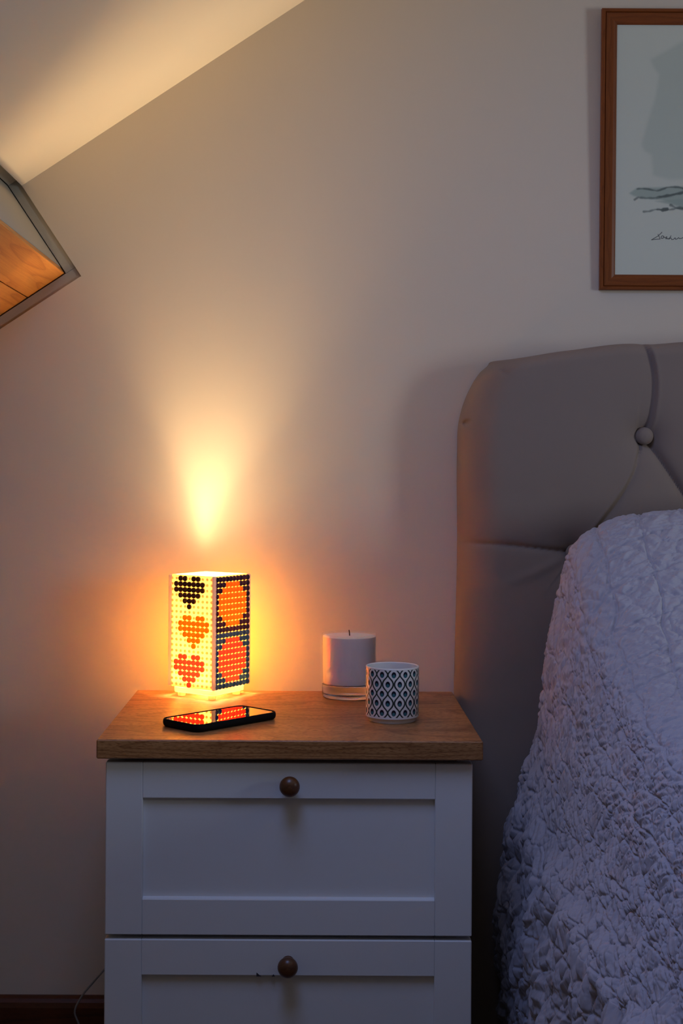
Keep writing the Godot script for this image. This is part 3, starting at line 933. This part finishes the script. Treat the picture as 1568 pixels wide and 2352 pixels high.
func build_lamp() -> void:
	var lamp := root_of("table_lamp", Vector3(-0.16445, TOP_Y, 0.0962), deg_to_rad(-34.17))
	tag(lamp, "glowing square table lamp with bead hearts on its panels, on the oak top", "lamp")
	var s := 0.0919
	var y0 := 0.0155
	var y1 := 0.188
	var t := 0.0022
	var warm := Color(1.0, 0.62, 0.24)
	var panel_mat := translucent(Color(0.93, 0.90, 0.84), Color(1.0, 0.75, 0.34), 0.60, 0.35)
	var corner_mat := translucent(Color(0.93, 0.90, 0.86), Color(1.0, 0.80, 0.55), 0.30, 0.2)
	var bases := [Basis(), Basis(Vector3.UP, PI / 2), Basis(Vector3.UP, PI), Basis(Vector3.UP, -PI / 2)]
	var pm := box_mesh(Vector3(s - 0.012, y1 - y0, t), 0.0004, Vector3(0, (y0 + y1) / 2, s / 2 - 0.004))
	var panels := []
	for k in 4:
		panels.append(obj("shade_panel", pm, panel_mat, lamp, Transform3D(bases[k], Vector3.ZERO)))
	var cm := box_mesh(Vector3(0.0062, y1 - y0, 0.0062), 0.0018, Vector3(s / 2 - 0.0031, (y0 + y1) / 2, s / 2 - 0.0031))
	for k in 4:
		obj("corner_strip", cm, corner_mat, lamp, Transform3D(bases[k], Vector3.ZERO))
	var base_mat := translucent(Color(0.95, 0.93, 0.88), Color(1.0, 0.88, 0.66), 0.7, 0.2)
	obj("base_plate", box_mesh(Vector3(0.0775, 0.0095, 0.0775), 0.0015, Vector3(0, 0.01075, 0)), base_mat, lamp)
	var foot := lathe_mesh([[Vector2(0, 0), Vector2(0.0058, 0)], [Vector2(0.0058, 0), Vector2(0.0065, 0.0061)]], 20)
	for x: float in [-1.0, 1.0]:
		for z: float in [-1.0, 1.0]:
			obj("foot", foot, base_mat, lamp, Transform3D(Basis(), Vector3(x * 0.030, 0, z * 0.030)))
	# the bulb: a small frosted globe on a white socket
	var glow := mat(Color(1, 0.9, 0.75), 0.4)
	glow.emission_enabled = true
	glow.emission = Color(1.0, 0.80, 0.50)
	glow.emission_energy_multiplier = 6.0
	var bulb := obj("bulb", lathe_mesh([[Vector2(0.009, 0.034), Vector2(0.013, 0.042)] + arc(Vector2(0.0, 0.060), 0.0195, -35, 0, 6) + arc(Vector2(0.0, 0.151), 0.0195, 0, 90, 8)], 24), glow, lamp)
	tag(bulb, "tall warm bulb inside the shade")
	obj("socket", lathe_mesh([[Vector2(0.012, 0.0155), Vector2(0.012, 0.028), Vector2(0.009, 0.034)]], 24), mat(Color(0.9, 0.9, 0.88), 0.4), lamp)
	for k in 4:
		var y: float = [0.058, 0.092, 0.126, 0.150][k]
		var light := OmniLight3D.new()
		light.light_color = Color(1.0, 0.69, 0.34).linear_to_srgb()
		light.light_energy = [0.110, 0.095, 0.042, 0.018][k]
		light.light_size = 0.018
		light.omni_range = 8.0
		light.omni_attenuation = 2.0
		light.shadow_enabled = true
		light.position = Vector3(0, y, 0)
		hang(light, "lamp_light", lamp)

	# and a ring of LEDs in the base that shines up out of the open top
	obj("led_disc", lathe_mesh([[Vector2(0.038, 0.0160), Vector2(0.038, 0.0195), Vector2(0.036, 0.0205), Vector2(0.013, 0.0205)]], 32), glow, lamp)
	var up := AreaLight3D.new()
	up.area_size = Vector2(0.074, 0.074)
	up.light_color = Color(1.0, 0.70, 0.35).linear_to_srgb()
	up.light_energy = 0.36
	up.area_range = 8.0
	up.shadow_enabled = true
	up.position = Vector3(0, 0.0212, 0)
	up.rotation = Vector3(PI / 2, 0, 0)
	hang(up, "lamp_light", lamp)

	# beads: domed buttons pressed on a board of 10 by 20 clear pegs
	var pitch := 0.00855
	var bead := lathe_mesh([[Vector2(0.0042, 0.0), Vector2(0.00432, 0.0014), Vector2(0.00424, 0.0023), Vector2(0.0038, 0.0029), Vector2(0.0025, 0.0033), Vector2(0, 0.0034)]], 14)
	var kinds := {
		"d": [Color(0.10, 0.035, 0.07), Color(0.10, 0.03, 0.06), 0.004],
		"p": [Color(0.14, 0.06, 0.16), Color(0.35, 0.05, 1.0), 0.012],
		"b": [Color(0.19, 0.30, 0.47), Color(0.04, 0.20, 1.0), 0.03],
		"o": [Color(1.0, 0.46, 0.06), Color(1.0, 0.25, 0.01), 0.26],
		"r": [Color(0.98, 0.28, 0.22), Color(1.0, 0.085, 0.14), 0.27]}
	var mats := {}
	for key: String in kinds:
		mats[key] = translucent(kinds[key][0], kinds[key][1], kinds[key][2], 0.35)
	var heart := ["01101100", "11111110", "11111110", "01111100", "00111000", "00010000"]
	var front := {}
	var put_heart := func(row: int, col: int, key: String) -> void:
		for r in 6:
			for c in 7:
				if heart[r][c] == "1": front[Vector2i(col + c, row + r)] = key
	put_heart.call(0, 1, "d")
	put_heart.call(7, 2, "o")
	put_heart.call(14, 1, "r")
	# the other panel: plain stepped fields of one colour in a dark border
	var right := {}
	for half in 2:
		for r in 10:
			var a: int = [10, 3, 2, 1, 1, 1, 1, 2, 3, 10][r]
			for c in 10:
				right[Vector2i(c, half * 10 + r)] = (["p", "b"] if c < a or c > 9 - a else ["o", "r"])[half]
	var peg_cap := lathe_mesh([[Vector2(0.0023, 0), Vector2(0.0023, 0.0010), Vector2(0.0019, 0.0014), Vector2(0.0012, 0.0014)], [Vector2(0.0012, 0.0014), Vector2(0, 0.0009)]], 12)
	var peg_mat := translucent(Color(0.93, 0.86, 0.74), Color(1.0, 0.62, 0.30), 0.30, 0.3)
	for f in 2:
		var what: Dictionary = [front, right][f]
		var pegs := new_st()
		var n := 0
		for r in 20:
			for c in 10:
				var at := Vector3((c - 4.5) * pitch, y1 - 0.0053 - r * pitch, s / 2 - 0.004 + t / 2)
				var key := Vector2i(c, r)
				var lie := Basis(Vector3(1, 0, 0), Vector3(0, 0, 1), Vector3(0, -1, 0))
				if key in what:
					obj("bead", bead, mats[what[key]], panels[f], Transform3D(lie, at))
				else:
					pegs.append_from(peg_cap, 0, Transform3D(lie, at))
					n += 1
		if n:
			var pg := obj("clear_pegs", pegs.commit(), peg_mat, panels[f])
			pg.set_meta("kind", "stuff")

# ------------------------------------------------------------------ phone

func rounded_rect(L: float, Wd: float, r: float, n := 8) -> PackedVector2Array:
	var o := PackedVector2Array()
	for k in 4:
		var c := Vector2((L / 2 - r) * (1 if k in [0, 3] else -1), (Wd / 2 - r) * (1 if k in [0, 1] else -1))
		for i in n + 1:
			var a := PI / 2 * (k + float(i) / n)
			o.append(c + Vector2(cos(a), sin(a)) * r)
	return o

func loft(st: SurfaceTool, rings: Array) -> void:
	# rings of equal length, each a list of Vector3; smooth normals from neighbours
	var n: int = rings[0].size()
	var at := func(k: int, i: int) -> Vector3: return rings[clampi(k, 0, rings.size() - 1)][posmod(i, n)]
	var nor := func(k: int, i: int) -> Vector3:
		return ((at.call(k, i + 1) - at.call(k, i - 1)) as Vector3).cross(at.call(k + 1, i) - at.call(k - 1, i)).normalized()
	for k in rings.size() - 1:
		for i in n:
			var c := [[k, i], [k, i + 1], [k + 1, i + 1], [k + 1, i]]
			for t in [[0, 1, 2], [0, 2, 3]]:
				var o: Array = t
				var v := [at.call(c[t[0]][0], c[t[0]][1]), at.call(c[t[1]][0], c[t[1]][1]), at.call(c[t[2]][0], c[t[2]][1])]
				var m: Vector3 = nor.call(c[t[0]][0], c[t[0]][1])
				if ((v[0] - v[2]) as Vector3).cross(v[0] - v[1]).dot(m) < 0.0: o = [t[0], t[2], t[1]]
				for q: int in o:
					st.set_normal(nor.call(c[q][0], c[q][1]))
					st.set_uv(Vector2(c[q][1], c[q][0]))
					st.add_vertex(at.call(c[q][0], c[q][1]))

func build_phone() -> void:
	var L := 0.1545
	var Wd := 0.0795
	var ph := root_of("phone", Vector3(-0.1310, TOP_Y, 0.3325), 0.809)
	tag(ph, "black phone in a dark case lying face up on the oak top before the lamp", "phone")
	var rubber := mat(Color(0.028, 0.026, 0.026), 0.75, 0.3)
	var st := new_st()
	var rings := []
	# case section: (inset, height)
	for p: Vector2 in [Vector2(0.006, 0.0), Vector2(0.0025, 0.0006), Vector2(0.0008, 0.0022), Vector2(0.0, 0.0048), Vector2(0.0, 0.0075), Vector2(0.0006, 0.0098), Vector2(0.0014, 0.0108), Vector2(0.0022, 0.0109), Vector2(0.0029, 0.0104), Vector2(0.0031, 0.0094)]:
		var ring := []
		for v in rounded_rect(L - 2 * p.x, Wd - 2 * p.x, 0.0145 - p.x): ring.append(Vector3(v.x, p.y, v.y))
		rings.append(ring)
	loft(st, rings)
	var floor_poly := rounded_rect(L - 0.012, Wd - 0.012, 0.0085)
	var lie := Transform3D(Basis(Vector3(1, 0, 0), Vector3(0, 0, -1), Vector3(0, 1, 0)), Vector3.ZERO)
	prism(st, floor_poly, 0.0, 0.001, lie)
	tag(obj("case", st.commit(), rubber, ph), "matt black case with raised rim")
	st = new_st()
	prism(st, rounded_rect(L - 0.0066, Wd - 0.0066, 0.0112), 0.002, 0.0092, lie)
	obj("body", st.commit(), mat(Color(0.35, 0.33, 0.32), 0.35), ph)
	st = new_st()
	rings = []
	for p: Vector2 in [Vector2(0.0040, 0.0091), Vector2(0.0040, 0.0096), Vector2(0.0044, 0.0100), Vector2(0.0052, 0.0101)]:
		var ring := []
		for v in rounded_rect(L - 2 * p.x, Wd - 2 * p.x, 0.0145 - p.x): ring.append(Vector3(v.x, p.y, v.y))
		rings.append(ring)
	loft(st, rings)
	var face := rounded_rect(L - 0.0104, Wd - 0.0104, 0.0093)
	var idx := Geometry2D.triangulate_polygon(face)
	for k in range(0, idx.size(), 3):
		tri(st, Vector3(face[idx[k]].x, 0.0101, face[idx[k]].y), Vector3(face[idx[k + 1]].x, 0.0101, face[idx[k + 1]].y), Vector3(face[idx[k + 2]].x, 0.0101, face[idx[k + 2]].y), Vector3.UP)
	var black := mat(Color(0.008, 0.008, 0.009), 0.02, 0.6)
	tag(obj("screen", st.commit(), black, ph), "dark glossy screen mirroring the lamp")

# ------------------------------------------------------------------ candle and pot

func build_candle() -> void:
	var c := root_of("candle", Vector3(0.0524, TOP_Y, 0.110))
	tag(c, "white wax candle in a clear glass tumbler behind the patterned pot", "candle")
	var H := 0.0981
	obj("tumbler", lathe_mesh([
		[Vector2(0.0420, 0.0222), Vector2(0.0424, 0.03), Vector2(0.0434, H - 0.001), Vector2(0.0430, H), Vector2(0.0420, H), Vector2(0.0416, H - 0.001), Vector2(0.0408, 0.030), Vector2(0.0404, 0.0222)]], 72), glass(0.06, 0.03), c)
	var solid := mat(Color(0.97, 0.97, 0.97, 0.0), 0.02, 0.5)
	solid.transparency = BaseMaterial3D.TRANSPARENCY_ALPHA
	solid.refraction_enabled = true
	solid.refraction_scale = 0.05
	tag(obj("glass_base", lathe_mesh([
		[Vector2(0, 0.0002), Vector2(0.036, 0.0002)],
		[Vector2(0.036, 0.0002), Vector2(0.0395, 0.0010), Vector2(0.0412, 0.0032), Vector2(0.0418, 0.0075), Vector2(0.0420, 0.0205), Vector2(0.0416, 0.0214), Vector2(0.040, 0.0218)],
		[Vector2(0.040, 0.0218), Vector2(0, 0.0218)]], 72), solid, c), "thick clear glass base")
	var wax := mat(Color(0.90, 0.87, 0.86), 0.5, 0.4)
	wax.subsurf_scatter_enabled = true
	wax.subsurf_scatter_strength = 0.25
	var top := H - 0.0034
	obj("wax", lathe_mesh([[Vector2(0, 0.0222), Vector2(0.0385, 0.0222), Vector2(0.0398, 0.0232), Vector2(0.0403, 0.032), Vector2(0.0409, top - 0.001), Vector2(0.0404, top), Vector2(0.036, top - 0.0006), Vector2(0.004, top - 0.0004), Vector2(0, top)]], 72), wax, c)
	var st := new_st()
	tube(st, PackedVector3Array([Vector3(0.0005, top - 0.001, 0), Vector3(0.0002, top + 0.003, 0), Vector3(0.0, top + 0.006, 0.0002), Vector3(-0.0006, top + 0.0088, 0.0004)]), 0.0009, 8)
	tag(obj("wick", st.commit(), mat(Color(0.30, 0.20, 0.13), 0.9), c), "short brown wick")

func pot_texture() -> ImageTexture:
	# one repeat of the peacock drops is 100 wide (1/14 of the way round) and two rows high
	var mm := 6.0                      # pixels a millimetre up the wall
	var hgt := int(68.8 * mm)
	var row := 13.08 * mm
	var white := Color(0.88, 0.875, 0.87)
	var line := Color(0.19, 0.225, 0.21)
	var navy := Color(0.035, 0.075, 0.155)
	var teal := Color(0.20, 0.42, 0.46)
	var tile := Image.create(100, hgt, false, Image.FORMAT_RGB8)
	for y in hgt:
		var from_top := y + 0.5
		for x in 100:
			var col := white
			var ph := (from_top - 7.4 * mm) / row       # 0 at the first row's middle
			# colour under four points of the pixel, to soften edges
			var sum := Color(0, 0, 0)
			for sub: Vector2 in [Vector2(0.25, 0.25), Vector2(0.75, 0.25), Vector2(0.25, 0.75), Vector2(0.75, 0.75)]:
				var X := x + sub.x
				var Y := from_top - 0.5 + sub.y
				var p := (Y - 7.4 * mm) / row
				col = white
				var wave := 21.5 * cos(PI * p) + 2.0 * cos(2.0 * PI * p)
				# nearest of the waving stems
				var best := 1e9
				for k in range(-1, 4):
					var bx := k * 50.0 + 25.0 + (wave if posmod(k, 2) == 0 else -wave)
					best = minf(best, absf(X - bx))
				var slope_ := absf(21.5 * sin(PI * p)) * PI / row
				if best / sqrt(1.0 + slope_ * slope_) < 6.0: col = line
				var half := posmod(roundi(p), 2)
				var ey := (p - roundf(p)) * row - 1.5
				var ex := fposmod(X - half * 50.0 + 50.0, 100.0) - 50.0
				if pow(ex / 19.0, 2.0) + pow(ey / 25.0, 2.0) < 1.0: col = navy
				if pow(ex / 13.0, 2.0) + pow((ey - 9.0) / 14.5, 2.0) < 1.0: col = teal
				if from_top < 1.5 * mm or from_top > 66.3 * mm: col = white
				sum += col * 0.25
			tile.set_pixel(x, y, sum)
	var img := Image.create(1400, hgt, false, Image.FORMAT_RGB8)
	for k in 14:
		img.blit_rect(tile, Rect2i(0, 0, 100, hgt), Vector2i(k * 100, 0))
	return ImageTexture.create_from_image(img)

func build_pot() -> void:
	var p := root_of("plant_pot", Vector3(0.1082, TOP_Y, 0.307))
	tag(p, "small white ceramic pot printed with green and blue peacock-eye drops", "pot")
	var R := 0.0372
	var H := 0.0758
	var printed := mat(Color.WHITE, 0.22, 0.5)
	printed.albedo_texture = pot_texture()
	var white := mat(Color(0.88, 0.875, 0.87), 0.25, 0.5)
	tag(obj("printed_wall", lathe_mesh([[Vector2(R, 0.007), Vector2(R, H)]], 84, Vector2(1, 0)), printed, p), "printed outer wall")
	obj("pot_body", lathe_mesh([
		[Vector2(0, 0.001), Vector2(0.030, 0.001), Vector2(0.0305, 0.0), Vector2(0.0322, 0.0)],
		[Vector2(0.0322, 0.0), Vector2(0.0330, 0.0008), Vector2(0.0333, 0.0030), Vector2(0.0345, 0.0048), Vector2(0.0362, 0.0060), Vector2(R, 0.007)],
		[Vector2(R, H), Vector2(R - 0.0003, H + 0.0006), Vector2(R - 0.0012, H + 0.0009), Vector2(R - 0.0024, H + 0.0005), Vector2(R - 0.0028, H - 0.0005), Vector2(R - 0.0034, 0.012), Vector2(R - 0.006, 0.0075), Vector2(R - 0.010, 0.006), Vector2(0, 0.006)]], 84), white, p)

func build_cable() -> void:
	var c := Curve3D.new()
	for q: Vector3 in [Vector3(-0.20, 0.30, 0.035), Vector3(-0.27, 0.225, 0.040), Vector3(-0.3321, 0.1583, 0.06), Vector3(-0.3471, 0.1411, 0.06), Vector3(-0.3642, 0.1203, 0.06), Vector3(-0.3764, 0.0962, 0.06), Vector3(-0.3722, 0.0791, 0.06), Vector3(-0.360, 0.055, 0.062), Vector3(-0.335, 0.022, 0.07), Vector3(-0.31, 0.004, 0.09), Vector3(-0.24, 0.0022, 0.16)]:
		c.add_point(q)
	for k in range(1, c.point_count - 1):
		var t := (c.get_point_position(k + 1) - c.get_point_position(k - 1)) / 6.0
		c.set_point_in(k, -t)
		c.set_point_out(k, t)
	var st := new_st()
	tube(st, c.tessellate_even_length(5, 0.006), 0.0016, 8)
	tag(obj("power_cable", st.commit(), mat(Color(0.55, 0.54, 0.52), 0.5)), "thin pale power cable hanging by the baseboard left of the nightstand", "cable")
